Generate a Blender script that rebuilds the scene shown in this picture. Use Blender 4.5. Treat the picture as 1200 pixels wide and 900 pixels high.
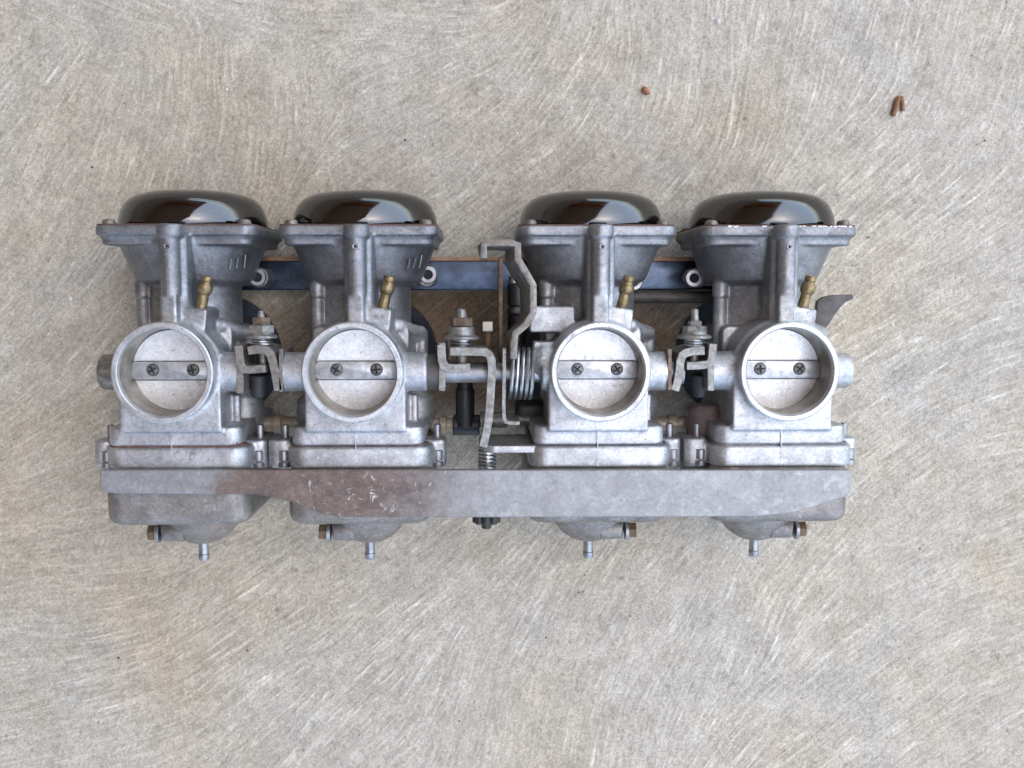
import bpy, bmesh, math, random
import numpy as np
from mathutils import Vector, Matrix

for o in list(bpy.data.objects):
    bpy.data.objects.remove(o)
scene = bpy.context.scene
C = scene.collection
random.seed(7)
MM = 0.001
G = 88.0            # height of the carburettor mouths above the concrete, mm
CAMD = 400.0        # camera distance above the mouths, mm
FPX = 1200.0        # focal length in photograph pixels (1200 px wide)

# ------------------------------------------------------------------ camera
zc = Vector((30.0, -110.0, FPX)).normalized()
xc = Vector((1, 0, 0)); xc = (xc - zc * xc.dot(zc)).normalized()
yc = zc.cross(xc)
R = Matrix((xc, yc, zc))
cam_data = bpy.data.cameras.new('camera')
cam_data.sensor_width = 36.0
cam_data.lens = 36.0 * FPX / 1200.0
cam_data.clip_start = 0.01
cam_data.clip_end = 500.0
cam = bpy.data.objects.new('camera', cam_data)
cam.matrix_world = Matrix.Translation((0, 0, (CAMD + G) * MM)) @ R.to_4x4()
C.objects.link(cam)
scene.camera = cam

# ------------------------------------------------------------------ light
SUN_EL, SUN_AZ = 70.0, 55.0          # azimuth clockwise from +Y (top of picture)
world = bpy.data.worlds.new('World'); scene.world = world
world.use_nodes = True
wn = world.node_tree.nodes; wl = world.node_tree.links
sky = wn.new('ShaderNodeTexSky'); sky.sky_type = 'NISHITA'; sky.sun_disc = False
sky.sun_elevation = math.radians(SUN_EL); sky.sun_rotation = math.radians(SUN_AZ)
sky.air_density = 1.0; sky.dust_density = 1.2; sky.ozone_density = 1.0
wl.new(sky.outputs['Color'], wn['Background'].inputs['Color'])
wn['Background'].inputs['Strength'].default_value = 0.12
sd = bpy.data.lights.new('sun', 'SUN'); sd.energy = 0.9; sd.angle = math.radians(130)
sd.color = (0.94, 0.98, 1.0)
sun = bpy.data.objects.new('sun', sd)
az, el = math.radians(SUN_AZ), math.radians(SUN_EL)
sdir = Vector((math.sin(az) * math.cos(el), math.cos(az) * math.cos(el), math.sin(el)))
sun.rotation_euler = sdir.to_track_quat('Z', 'Y').to_euler()
sun.location = sdir * 3
C.objects.link(sun)
scene.view_settings.view_transform = 'Standard'
scene.view_settings.look = 'None'
scene.view_settings.gamma = 1.0
scene.view_settings.exposure = 1.80

# ------------------------------------------------------------------ helpers
def at(px, py, d):
    """point of the place seen at a pixel of the photograph, d mm below the mouths -> x, y in mm"""
    r = R @ Vector(((px - 600) / FPX, (450 - py) / FPX, -1))
    t = (CAMD + d) / -r.z
    return (r.x * t, r.y * t)

def V(x, y, d):
    return Vector((x * MM, y * MM, (G - d) * MM))

class MB:
    """collects closed shells given in mm (x, y, depth)"""
    def __init__(self):
        self.bm = bmesh.new()
    def add(self, verts, faces, bev=0.0, seg=2, bev_ang=30):
        b = bmesh.new()
        vs = [b.verts.new(V(*v)) for v in verts]
        for f in faces:
            b.faces.new([vs[i] for i in f])
        bmesh.ops.recalc_face_normals(b, faces=b.faces)
        if bev > 0:
            es = [e for e in b.edges if len(e.link_faces) == 2 and e.calc_face_angle(0) > math.radians(bev_ang)]
            bmesh.ops.bevel(b, geom=es, offset=bev * MM, segments=seg, affect='EDGES', profile=0.5, clamp_overlap=True)
        me = bpy.data.meshes.new('tmp'); b.to_mesh(me); b.free()
        self.bm.from_mesh(me); bpy.data.meshes.remove(me)
        return self
    def box(self, x0, x1, y0, y1, d0, d1, bev=0.0, seg=2):
        v = [(x, y, d) for d in (d0, d1) for y in (y0, y1) for x in (x0, x1)]
        f = [(0, 1, 3, 2), (4, 6, 7, 5), (0, 4, 5, 1), (2, 3, 7, 6), (0, 2, 6, 4), (1, 5, 7, 3)]
        return self.add(v, f, bev, seg)
    def prism(self, pts, a0, a1, axis='d', bev=0.0, seg=2, bev_ang=30):
        """axis d: pts are (x,y); axis y: pts are (x,d); axis x: pts are (y,d)"""
        n = len(pts)
        def mk(p, a):
            return (p[0], p[1], a) if axis == 'd' else ((p[0], a, p[1]) if axis == 'y' else (a, p[0], p[1]))
        v = [mk(p, a0) for p in pts] + [mk(p, a1) for p in pts]
        f = [tuple(range(n)), tuple(range(2 * n - 1, n - 1, -1))]
        f += [(i, (i + 1) % n, n + (i + 1) % n, n + i) for i in range(n)]
        return self.add(v, f, bev, seg, bev_ang)
    def lathe(self, org, axis, prof, seg=48, squash=1.0):
        """prof: (radius, t) along the axis; ends are closed unless the profile itself is a loop"""
        ax = Vector(axis).normalized()
        u = ax.orthogonal().normalized(); w = ax.cross(u)
        o = Vector(org)
        verts = []; rings = []
        for r, t in prof:
            if r < 1e-6:
                verts.append(tuple(o + ax * t)); rings.append([len(verts) - 1]); continue
            ring = []
            for k in range(seg):
                a = 2 * math.pi * k / seg
                verts.append(tuple(o + ax * t + (u * math.cos(a) + w * math.sin(a) * squash) * r)); ring.append(len(verts) - 1)
            rings.append(ring)
        faces = []
        def join(A, B):
            for k in range(seg):
                k2 = (k + 1) % seg
                if len(A) == 1: faces.append((A[0], B[k], B[k2]))
                elif len(B) == 1: faces.append((A[k], A[k2], B[0]))
                else: faces.append((A[k], A[k2], B[k2], B[k]))
        for A, B in zip(rings, rings[1:]): join(A, B)
        if len(rings[0]) > 1: faces.append(tuple(rings[0]))
        if len(rings[-1]) > 1: faces.append(tuple(rings[-1]))
        return self.add(verts, faces)
    def ring(self, org, axis, prof, seg=64):
        """closed loop profile turned round the axis"""
        ax = Vector(axis).normalized(); u = ax.orthogonal().normalized(); w = ax.cross(u); o = Vector(org)
        n = len(prof); verts = []
        for k in range(seg):
            a = 2 * math.pi * k / seg
            for r, t in prof:
                verts.append(tuple(o + ax * t + (u * math.cos(a) + w * math.sin(a)) * r))
        faces = []
        for k in range(seg):
            k2 = (k + 1) % seg
            for i in range(n):
                i2 = (i + 1) % n
                faces.append((k * n + i, k * n + i2, k2 * n + i2, k2 * n + i))
        return self.add(verts, faces)
    def cyl(self, p0, p1, r0, r1=None, seg=20, ch=0.0):
        r1 = r0 if r1 is None else r1
        a = Vector(p1) - Vector(p0); L = a.length
        prof = [(r0, 0), (r1, L)] if ch <= 0 else [(r0 - ch, 0), (r0, ch), (r1, L - ch), (r1 - ch, L)]
        return self.lathe(p0, a, prof, seg)
    def hexa(self, p0, p1, r, ch=0.3):
        a = Vector(p1) - Vector(p0); L = a.length
        return self.lathe(p0, a, [(r - ch, 0), (r, ch), (r, L - ch), (r - ch, L)], 6)
    def tube(self, path, r, seg=10):
        pts = [Vector(p) for p in path]; n = len(pts); verts = []; faces = []
        t0 = (pts[1] - pts[0]).normalized(); nrm = t0.orthogonal().normalized()
        for i, p in enumerate(pts):
            t = (pts[min(i + 1, n - 1)] - pts[max(i - 1, 0)]).normalized()
            nrm = (nrm - t * nrm.dot(t)).normalized(); b = t.cross(nrm)
            for k in range(seg):
                a = 2 * math.pi * k / seg
                verts.append(tuple(p + (nrm * math.cos(a) + b * math.sin(a)) * r))
        for i in range(n - 1):
            for k in range(seg):
                k2 = (k + 1) % seg
                faces.append((i * seg + k, i * seg + k2, (i + 1) * seg + k2, (i + 1) * seg + k))
        faces += [tuple(range(seg)), tuple(range((n - 1) * seg, n * seg))]
        return self.add(verts, faces)
    def strip(self, line, th, d0, d1, bev=0.35):
        """a bent metal strip seen on edge: centre line in x,y, thickness th, running from depth d0 to d1"""
        P = [Vector((p[0], p[1])) for p in line]; n = len(P); L = []; Rr = []
        for i in range(n):
            ta = (P[i] - P[i - 1]).normalized() if i else (P[1] - P[0]).normalized()
            tb = (P[i + 1] - P[i]).normalized() if i < n - 1 else ta
            m = (ta + tb).normalized(); nn = Vector((-m.y, m.x)); s = th / 2 / max(0.4, nn.dot(Vector((-ta.y, ta.x))))
            L.append(P[i] + nn * s); Rr.append(P[i] - nn * s)
        pts = [tuple(p) for p in L] + [tuple(p) for p in reversed(Rr)]
        return self.prism(pts, d0, d1, 'd', bev, 2, 40)

def obj(name, mb, mat, parent=None, sharp=35, smooth=True):
    me = bpy.data.meshes.new(name)
    mb.bm.to_mesh(me); mb.bm.free()
    return link(name, me, mat, parent, sharp, smooth)

def link(name, me, mat, parent=None, sharp=35, smooth=True):
    me.materials.append(mat)
    if smooth:
        me.polygons.foreach_set('use_smooth', [True] * len(me.polygons))
        if sharp: me.set_sharp_from_angle(angle=math.radians(sharp))
    o = bpy.data.objects.new(name, me); C.objects.link(o)
    if parent: o.parent = parent
    return o

def fuse(mb, voxel, smooth_it=3):
    """melt overlapping shells into one casting with soft fillets"""
    me = bpy.data.meshes.new('cast'); mb.bm.to_mesh(me); mb.bm.free()
    o = bpy.data.objects.new('cast', me); C.objects.link(o)
    m = o.modifiers.new('r', 'REMESH'); m.mode = 'VOXEL'; m.voxel_size = voxel * MM; m.use_smooth_shade = True
    s = o.modifiers.new('s', 'SMOOTH'); s.factor = 0.5; s.iterations = smooth_it
    dg = bpy.context.evaluated_depsgraph_get()
    out = bpy.data.meshes.new_from_object(o.evaluated_get(dg))
    bpy.data.objects.remove(o); bpy.data.meshes.remove(me)
    return out

def chaikin(p, it=1, closed=False):
    p = [Vector(q) for q in p]
    for _ in range(it):
        q = [] if closed else [p[0]]
        for i in range(len(p) if closed else len(p) - 1):
            a, b = p[i], p[(i + 1) % len(p)]
            q += [a * .75 + b * .25, a * .25 + b * .75]
        if not closed: q.append(p[-1])
        p = q
    return [tuple(v) for v in p]

def rrect(x0, x1, y0, y1, r, n=5):
    out = []
    for cx, cy, a0 in ((x1 - r, y1 - r, 0), (x0 + r, y1 - r, 90), (x0 + r, y0 + r, 180), (x1 - r, y0 + r, 270)):
        for k in range(n + 1):
            a = math.radians(a0 + 90 * k / n); out.append((cx + r * math.cos(a), cy + r * math.sin(a)))
    return out

# ------------------------------------------------------------------ materials
class NT:
    def __init__(self, name):
        self.m = bpy.data.materials.new(name); self.m.use_nodes = True
        self.t = self.m.node_tree; self.b = self.t.nodes['Principled BSDF']
        self.co = self.t.nodes.new('ShaderNodeTexCoord').outputs['Object']
    def n(self, kind, **kw):
        x = self.t.nodes.new(kind)
        for k, v in kw.items():
            if hasattr(x, k): setattr(x, k, v)
            else: x.inputs[k].default_value = v
        return x
    def l(self, a, b): self.t.links.new(a, b)
    def noise(self, scale, detail=4, rough=0.55, co=None, dist=0.0):
        x = self.n('ShaderNodeTexNoise', Scale=scale, Detail=detail, Roughness=rough, Distortion=dist)
        self.l(co or self.co, x.inputs['Vector']); return x.outputs['Fac']
    def ramp(self, fac, *stops):
        x = self.n('ShaderNodeValToRGB'); e = x.color_ramp.elements
        while len(e) < len(stops): e.new(0.5)
        for k, (p, c) in enumerate(stops):
            e[k].position = p; e[k].color = (c, c, c, 1) if not hasattr(c, '__len__') else tuple(c) + (1,)
        self.l(fac, x.inputs['Fac']); return x.outputs['Color']
    def mix(self, fac, a, b, blend='MIX'):
        x = self.n('ShaderNodeMix', data_type='RGBA', blend_type=blend)
        for s, v in ((0, fac), (6, a), (7, b)):
            if hasattr(v, 'links'): self.l(v, x.inputs[s])
            elif s == 0: x.inputs[0].default_value = v
            else: x.inputs[s].default_value = tuple(v) + (1,)
        return x.outputs[2]
    def math(self, op, a, b):
        x = self.n('ShaderNodeMath', operation=op)
        for s, v in ((0, a), (1, b)):
            if hasattr(v, 'links'): self.l(v, x.inputs[s])
            else: x.inputs[s].default_value = v
        return x.outputs[0]
    def set(self, **kw):
        for k, v in kw.items():
            k = k.replace('_', ' ')
            if hasattr(v, 'links'): self.l(v, self.b.inputs[k])
            else: self.b.inputs[k].default_value = tuple(v) + (1,) if hasattr(v, '__len__') else v
    def bump(self, h, strength=0.3, dist=0.0002):
        x = self.n('ShaderNodeBump', Strength=strength, Distance=dist)
        self.l(h, x.inputs['Height']); self.l(x.outputs[0], self.b.inputs['Normal'])

def alloy(name, light=(.62, .62, .625), dark=(.36, .355, .35), metal=.92, rough=.53, rust=.25, speck=.3, dirt=.5, shade_tarnish=.0):
    """die-cast aluminium, oxidised and stained"""
    t = NT(name)
    big = t.ramp(t.mix(.5, t.noise(55, 6, .7), t.noise(170, 6, .7)), (.38, 0), (.60, 1))
    c = t.mix(big, dark, light)
    fine = t.noise(900, 3, .6)
    c = t.mix(t.ramp(fine, (.32, .35), (.62, 0)), c, [v * .45 for v in dark])
    ox = t.ramp(t.noise(300, 6, .75, dist=.9), (.57, 0), (.66, speck * 1.6))
    c = t.mix(ox, c, (.72, .72, .72))
    st = t.ramp(t.noise(38, 6, .7, dist=.8), (.56, 0), (.74, rust))
    c = t.mix(st, c, (.27, .15, .10))
    gr = t.ramp(t.noise(140, 7, .75, dist=1.2), (.57, 0), (.68, dirt))
    c = t.mix(gr, c, (.10, .092, .085))
    pit = t.ramp(t.noise(650, 3, .6), (.27, .75), (.33, 0)); c = t.mix(pit, c, (.06, .055, .05))
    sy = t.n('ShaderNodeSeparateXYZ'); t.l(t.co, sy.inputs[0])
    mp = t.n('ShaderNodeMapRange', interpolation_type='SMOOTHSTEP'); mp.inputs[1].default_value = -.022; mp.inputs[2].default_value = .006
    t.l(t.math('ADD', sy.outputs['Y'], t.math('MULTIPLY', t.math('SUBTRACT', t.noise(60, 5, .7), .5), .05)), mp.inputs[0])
    c = t.mix(t.math('MULTIPLY', mp.outputs[0], shade_tarnish), c, (.48, .485, .50), 'MULTIPLY')  # upper castings darkened: painted shade of dim surroundings, plus tarnish
    rf = t.ramp(t.noise(120, 5, .6), (.3, rough - .08), (.7, rough + .16))
    mt = t.math('SUBTRACT', metal, t.math('MULTIPLY', t.math('ADD', st, gr), .5))
    t.set(Base_Color=c, Metallic=mt, Roughness=rf)
    t.bump(t.mix(.4, t.noise(1300, 4, .6), t.noise(260, 5, .6)), .35, .0003)
    return t.m

def plain(name, col, metal=0., rough=.4, var=.35, scale=300, bump=.15, rust=0., rustcol=(.20, .09, .045)):
    t = NT(name)
    c = t.mix(t.ramp(t.noise(scale, 5, .65), (.35, 0), (.68, 1)), [v * (1 - var) for v in col], col)
    if rust:
        k = t.ramp(t.noise(scale * .5, 6, .7, dist=.7), (.5, 0), (.62, rust))
        c = t.mix(k, c, rustcol)
        t.set(Metallic=t.math('MULTIPLY', t.math('SUBTRACT', 1.0, k), metal))
        t.set(Roughness=t.ramp(k, (0, rough), (1, .85)))
    else:
        t.set(Metallic=metal, Roughness=t.ramp(t.noise(scale * .6, 4, .6), (.3, max(.03, rough - .07)), (.7, rough + .1)))
    t.set(Base_Color=c)
    if bump: t.bump(t.noise(scale * 4, 4, .6), bump, .0002)
    return t.m

M_cast = [alloy('cast_alloy_1', rust=.5, dirt=.75, shade_tarnish=.95), alloy('cast_alloy_2', rust=.35, dirt=.65, shade_tarnish=.9),
          alloy('cast_alloy_3', shade_tarnish=.75, light=(.68, .68, .68), dark=(.42, .415, .41), rust=.18, dirt=.6),
          alloy('cast_alloy_4', shade_tarnish=.85, light=(.64, .64, .64), dark=(.40, .395, .385), rust=.3)]
M_rim = [alloy('machined_rim_%d' % k, light=(.66, .66, .66), dark=(.46, .455, .45), metal=.9, rough=.42, rust=.3, dirt=.55) for k in range(4)]
M_bowl = alloy('bowl_alloy', light=(.33, .305, .28), dark=(.19, .168, .148), metal=.6, rough=.5, rust=.45, speck=.15, dirt=.6)
M_plate = alloy('machined_plate', light=(.90, .885, .86), dark=(.72, .70, .67), metal=.5, rough=.36, rust=.2, speck=.2, dirt=.5)
M_bore = plain('varnished_bore', (.36, .325, .27), .7, .4, .5, 120, .2, .5, (.20, .15, .10))
M_bar = plain('shaft_bar_steel', (.62, .64, .66), .85, .42, .4, 330, .2, .2, (.30, .28, .26))
M_zinc = plain('zinc_steel', (.37, .365, .335), .7, .5, .55, 420, .4, .55, (.19, .135, .095))
M_steel = plain('dull_steel', (.42, .42, .43), .9, .42, .4, 250, .2, .1)
M_spring = plain('spring_steel', (.55, .55, .54), .95, .32, .3, 300, .1)
M_rust = plain('rusty_steel', (.26, .19, .14), .6, .55, .6, 420, .4, .7, (.14, .085, .055))
M_brass = plain('old_brass', (.36, .27, .14), .85, .46, .6, 420, .3, .35, (.16, .11, .06))
M_black = plain('black_rubber', (.018, .018, .02), 0, .42, .4, 200, .2)
M_blackpl = plain('black_plastic_and_shade', (.03, .03, .03), 0, .5, .3, 200, .1)
M_screw = plain('blackened_screw', (.20, .20, .19), .8, .5, .5, 500, .2)
M_hole = plain('dark_bore', (.02, .02, .02), 0, .9, .2, 300, 0)
M_gasket = plain('rust_red_gasket', (.15, .07, .05), 0, .8, .6, 300, .2, .5, (.06, .05, .045))
M_seam = [plain('seam_%d' % k, c_, .2, .8, .6, 260, .2, .5, (.10, .095, .09)) for k, c_ in enumerate(((.20, .10, .075), (.15, .10, .09), (.13, .13, .13), (.26, .25, .24)))]
M_drain = plain('brown_drain_screw', (.20, .13, .075), .5, .55, .5, 260, .2)
M_rail = plain('black_steel_sky_blue', (.10, .13, .185), .9, .30, .45, 120, .1)  # black rail steel; blue of the reflected sky put into its colour
M_lip = plain('rust_glint_edge', (.40, .22, .13), .4, .6, .4, 200, .2)  # orange rail edge: rust, with the chamfer's reflection painted in
M_bell = plain('dark_intake', (.14, .18, .25), .85, .3, .5, 120, .1)  # dark bell; the reflected sky's blue is mixed into its base colour
M_lever = plain('tarnished_lever', (.30, .28, .25), .7, .5, .55, 420, .4, .55, (.20, .14, .095))
M_choke = plain('gunmetal_lever', (.12, .108, .098), .5, .55, .4, 200, .2)
M_white = plain('cream_plastic', (.80, .76, .66), 0, .5, .15, 200, .1)
M_tan = plain('tan_fitting', (.42, .34, .25), .5, .5, .4, 250, .2)
M_pink = plain('rust_pink_casting', (.36, .27, .25), .45, .6, .5, 140, .3)

t = NT('dark_chrome_cap')
sp = t.ramp(t.noise(900, 5, .8), (.60, 0), (.72, .6))
c = t.mix(sp, (.105, .104, .104), (.34, .31, .28))
t.set(Base_Color=c, Metallic=1.0, Roughness=t.ramp(t.noise(90, 4, .6), (.35, .06), (.7, .17)))
t.bump(t.noise(420, 5, .7), .05, .0002)
M_cap = t.m

# the bracket: bare grey steel, with rust bloom in the middle left and flecks of old white paint
t = NT('bracket_steel')
sx = t.n('ShaderNodeSeparateXYZ'); t.l(t.co, sx.inputs[0])
wob = t.math('MULTIPLY', t.math('SUBTRACT', t.noise(60, 7, .75), .5), .07)
xx = t.math('ADD', sx.outputs['X'], wob)
mL = t.n('ShaderNodeMapRange', interpolation_type='SMOOTHSTEP'); t.l(xx, mL.inputs[0])
mL.inputs[1].default_value = -.114; mL.inputs[2].default_value = -.098
mR = t.n('ShaderNodeMapRange', interpolation_type='SMOOTHSTEP'); t.l(xx, mR.inputs[0])
mR.inputs[1].default_value = -.048; mR.inputs[2].default_value = .004; mR.inputs[3].default_value = 1; mR.inputs[4].default_value = 0
rm = t.math('MULTIPLY', mL.outputs[0], mR.outputs[0])
steel = t.mix(t.ramp(t.noise(150, 7, .75), (.35, 0), (.65, 1)), (.25, .243, .232), (.36, .357, .35))
steel = t.mix(t.ramp(t.noise(300, 6, .75, dist=.8), (.44, 0), (.74, .65)), steel, (.15, .138, .125))
steel = t.mix(t.ramp(t.noise(160, 7, .8), (.54, 0), (.76, .55)), steel, (.60, .60, .58))
rustc = t.mix(t.ramp(t.noise(120, 6, .7), (.35, 0), (.68, 1)), (.085, .054, .040), (.21, .135, .10))
rustc = t.mix(t.ramp(t.noise(520, 6, .75), (.44, 0), (.72, .8)), rustc, (.05, .04, .036))
rustc = t.mix(t.ramp(t.noise(340, 6, .8), (.52, 0), (.76, .7)), rustc, (.30, .225, .19))
c = t.mix(t.math('MULTIPLY', rm, .92), steel, rustc)
wmL = t.n('ShaderNodeMapRange'); t.l(xx, wmL.inputs[0])
wmL.inputs[1].default_value = -.085; wmL.inputs[2].default_value = -.06
wp = t.math('MULTIPLY', t.math('MULTIPLY', t.ramp(t.noise(210, 6, .75, dist=1.0), (.58, 0), (.70, .85)), wmL.outputs[0]), mR.outputs[0])
c = t.mix(wp, c, (.75, .73, .70))
t.set(Base_Color=c, Metallic=t.math('SUBTRACT', .62, t.math('MULTIPLY', t.math('ADD', rm, wp), .5)),
      Roughness=t.ramp(rm, (0, .52), (1, .72)))
t.bump(t.mix(.5, t.noise(900, 4, .6), t.noise(220, 5, .65)), .5, .0004)
M_bracket = t.m

# ------------------------------------------------------------------ the concrete
def smooth_noise(h, w, cell, rng):
    gh, gw = int(h / cell) + 4, int(w / cell) + 4
    g = rng.random((gh, gw)).astype(np.float32)
    y = np.arange(h) / cell; x = np.arange(w) / cell
    yi = y.astype(int); xi = x.astype(int)
    fy = (y - yi)[:, None]; fx = (x - xi)[None, :]
    fy = fy * fy * (3 - 2 * fy); fx = fx * fx * (3 - 2 * fx)
    a = g[yi][:, xi]; b = g[yi][:, xi + 1]; c_ = g[yi + 1][:, xi]; d_ = g[yi + 1][:, xi + 1]
    return (a * (1 - fx) + b * fx) * (1 - fy) + (c_ * (1 - fx) + d_ * fx) * fy

def make_ground():
    rng = np.random.default_rng(11)
    step = 0.575
    x0, x1, y0, y1 = -295., 295., -285., 195.
    nx, ny = int((x1 - x0) / step) + 1, int((y1 - y0) / step) + 1
    xs = (x0 + np.arange(nx) * step).astype(np.float32); ys = (y0 + np.arange(ny) * step).astype(np.float32)
    # directions in which the broom was drawn over the wet slab (pixel of the photograph, degrees)
    flow = [(40, 15, -25), (150, 25, -20), (300, 18, -10), (380, 8, 3), (480, 28, -9), (530, 28, 4), (100, 85, 56), (30, 110, 50),
            (200, 95, 82), (270, 85, 95), (150, 165, 70), (250, 175, 78), (60, 200, 60), (350, 100, 90), (30, 260, 60),
            (500, 85, 30), (450, 120, 30), (560, 180, 40), (620, 200, 36), (460, 210, 30), (740, 30, 95), (650, 65, 60),
            (690, 90, 56), (780, 60, 86), (720, 100, 72), (750, 200, 45), (850, 50, 86), (900, 85, 82), (950, 100, 76),
            (1080, 50, 80), (1150, 110, 68), (1020, 150, 48), (1000, 185, 42), (1100, 210, 45), (1080, 260, 38),
            (1100, 350, 25), (1190, 360, 18), (1050, 450, 30), (1190, 480, 15), (1020, 580, 40), (960, 640, 50), (1080, 640, 30),
            (1180, 700, 14), (1180, 800, 20), (1000, 750, 38), (870, 720, 72), (1100, 820, 35), (950, 850, 40), (1180, 880, 34),
            (60, 350, 52), (100, 420, 46), (60, 500, 30), (60, 560, 20), (60, 640, 8), (100, 690, 8), (60, 760, 5), (100, 840, 12),
            (180, 830, 22), (250, 780, 34), (300, 650, 30), (330, 700, 35), (260, 820, 40), (380, 870, 50), (420, 820, 42),
            (480, 700, 40), (550, 640, 45), (620, 740, 65), (700, 750, 68), (600, 850, 85), (690, 870, 80), (760, 650, 50),
            (560, 800, 74), (600, 450, 40), (350, 450, 38), (850, 450, 34)]
    px = np.array([at(a, b, G) for a, b, _ in flow]); an = np.radians([c_ for *_, c_ in flow])
    cs = 6   # coarse field, then enlarged
    gx, gy = np.meshgrid(xs[::cs], ys[::cs])
    w = 1.0 / ((gx[..., None] - px[:, 0]) ** 2 + (gy[..., None] - px[:, 1]) ** 2 + 60.) ** 1.7
    u = (w * np.cos(2 * an)).sum(-1); v = (w * np.sin(2 * an)).sum(-1)
    ang = 0.5 * np.arctan2(v, u)
    ca, sa = np.cos(2 * ang), np.sin(2 * ang)
    def up(a):
        yy = np.minimum(np.arange(ny) / cs, a.shape[0] - 1.001); xx_ = np.minimum(np.arange(nx) / cs, a.shape[1] - 1.001)
        yi = yy.astype(int); xi = xx_.astype(int); fy = (yy - yi)[:, None]; fx = (xx_ - xi)[None]
        return (a[yi][:, xi] * (1 - fx) + a[yi][:, xi + 1] * fx) * (1 - fy) + (a[yi + 1][:, xi] * (1 - fx) + a[yi + 1][:, xi + 1] * fx) * fy
    th = 0.5 * np.arctan2(up(sa), up(ca)) + (smooth_noise(ny, nx, 30, rng) - .5) * .18
    dx, dy = np.cos(th).astype(np.float32), np.sin(th).astype(np.float32)
    n1 = rng.random((ny, nx)).astype(np.float32)
    n2 = smooth_noise(ny, nx, 1.9, rng)
    src = (n1 - .5) * 1.0 + (n2 - .5) * .8
    acc = src.copy(); wt = 1.0
    J, I = np.meshgrid(np.arange(nx), np.arange(ny))
    for sgn in (1, -1):
        X = J.astype(np.float32); Y = I.astype(np.float32); pdx, pdy = dx, dy
        for k in range(1, 26):
            xi = np.clip(np.rint(X).astype(int), 0, nx - 1); yi = np.clip(np.rint(Y).astype(int), 0, ny - 1)
            ddx, ddy = dx[yi, xi], dy[yi, xi]
            s = np.where(ddx * pdx + ddy * pdy < 0, -1, 1)
            ddx = ddx * s; ddy = ddy * s; pdx, pdy = ddx, ddy
            X = X + sgn * ddx; Y = Y + sgn * ddy
            xi = np.clip(np.rint(X).astype(int), 0, nx - 1); yi = np.clip(np.rint(Y).astype(int), 0, ny - 1)
            g = math.exp(-(k / 9.) ** 2)
            acc += src[yi, xi] * g
            if sgn > 0: wt += 2 * g
    acc /= acc.std()
    # streaks stand out in some places and are trowelled smooth in others
    msk = smooth_noise(ny, nx, 70, rng) * .5 + smooth_noise(ny, nx, 18, rng) * .5
    brk = smooth_noise(ny, nx, 5.5, rng)
    st = acc * (0.62 + 0.5 * np.clip((msk - .3) * 2.2, 0, 1))
    ridge = np.clip(st - 0.85, 0, 2.0) * np.clip(brk * 2.2 - .35, 0, 1.3)
    grain = (rng.random((ny, nx)).astype(np.float32) - .5) * 2
    g2 = (smooth_noise(ny, nx, 1.9, rng) - .5) * 2
    g3 = (smooth_noise(ny, nx, 4.5, rng) - .5) * 2
    tone = 0.49 + 0.05 * st + 0.115 * ridge + 0.13 * grain + .08 * g2 + .04 * g3
    hgt = 0.05 * st + 0.15 * ridge + 0.07 * grain + .10 * g2 + .06 * g3 + .5 * (smooth_noise(ny, nx, 120, rng) - .5)
    # pits
    for _ in range(240):
        i, j = rng.integers(8, ny - 8), rng.integers(8, nx - 8); r = rng.uniform(.7, 1.7)
        yy, xx_ = np.mgrid[-4:5, -4:5]; k = np.exp(-(yy ** 2 + xx_ ** 2) / r ** 2)
        hgt[i - 4:i + 5, j - 4:j + 5] -= .5 * k; tone[i - 4:i + 5, j - 4:j + 5] -= .2 * k
    edge = np.minimum(np.minimum(np.arange(nx), nx - 1 - np.arange(nx))[None, :], np.minimum(np.arange(ny), ny - 1 - np.arange(ny))[:, None])
    f = np.clip(edge / 20., 0, 1)
    hgt = (hgt - .1) * f; tone = .5 + (tone - .5) * f
    co = np.zeros((ny * nx + 4, 3), np.float32)
    XX, YY = np.meshgrid(xs, ys)
    co[:-4, 0] = XX.ravel() * MM; co[:-4, 1] = YY.ravel() * MM; co[:-4, 2] = hgt.ravel() * MM
    BIG = 60.
    co[-4:] = [(-BIG, -BIG, 0), (BIG, -BIG, 0), (BIG, BIG, 0), (-BIG, BIG, 0)]
    idx = np.arange(ny * nx).reshape(ny, nx)
    q = np.stack([idx[:-1, :-1], idx[:-1, 1:], idx[1:, 1:], idx[1:, :-1]], -1).reshape(-1, 4)
    k0 = ny * nx
    outer = [list(idx[0, ::-1]) + [k0, k0 + 1], list(idx[::-1, -1]) + [k0 + 1, k0 + 2],
             list(idx[-1, :]) + [k0 + 2, k0 + 3], list(idx[:, 0]) + [k0 + 3, k0]]
    me = bpy.data.meshes.new('ground')
    loops = np.concatenate([q.ravel()] + [np.array(o_) for o_ in outer]).astype(np.int32)
    starts = np.concatenate([np.arange(len(q)) * 4, len(q) * 4 + np.cumsum([0] + [len(o_) for o_ in outer[:-1]])]).astype(np.int32)
    me.vertices.add(len(co)); me.vertices.foreach_set('co', co.ravel())
    me.loops.add(len(loops)); me.loops.foreach_set('vertex_index', loops)
    me.polygons.add(len(starts)); me.polygons.foreach_set('loop_start', starts)
    me.update(calc_edges=True)
    at_ = me.attributes.new('streak', 'FLOAT', 'POINT')
    at_.data.foreach_set('value', np.concatenate([tone.ravel(), [.5] * 4]).astype(np.float32))
    return me

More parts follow.
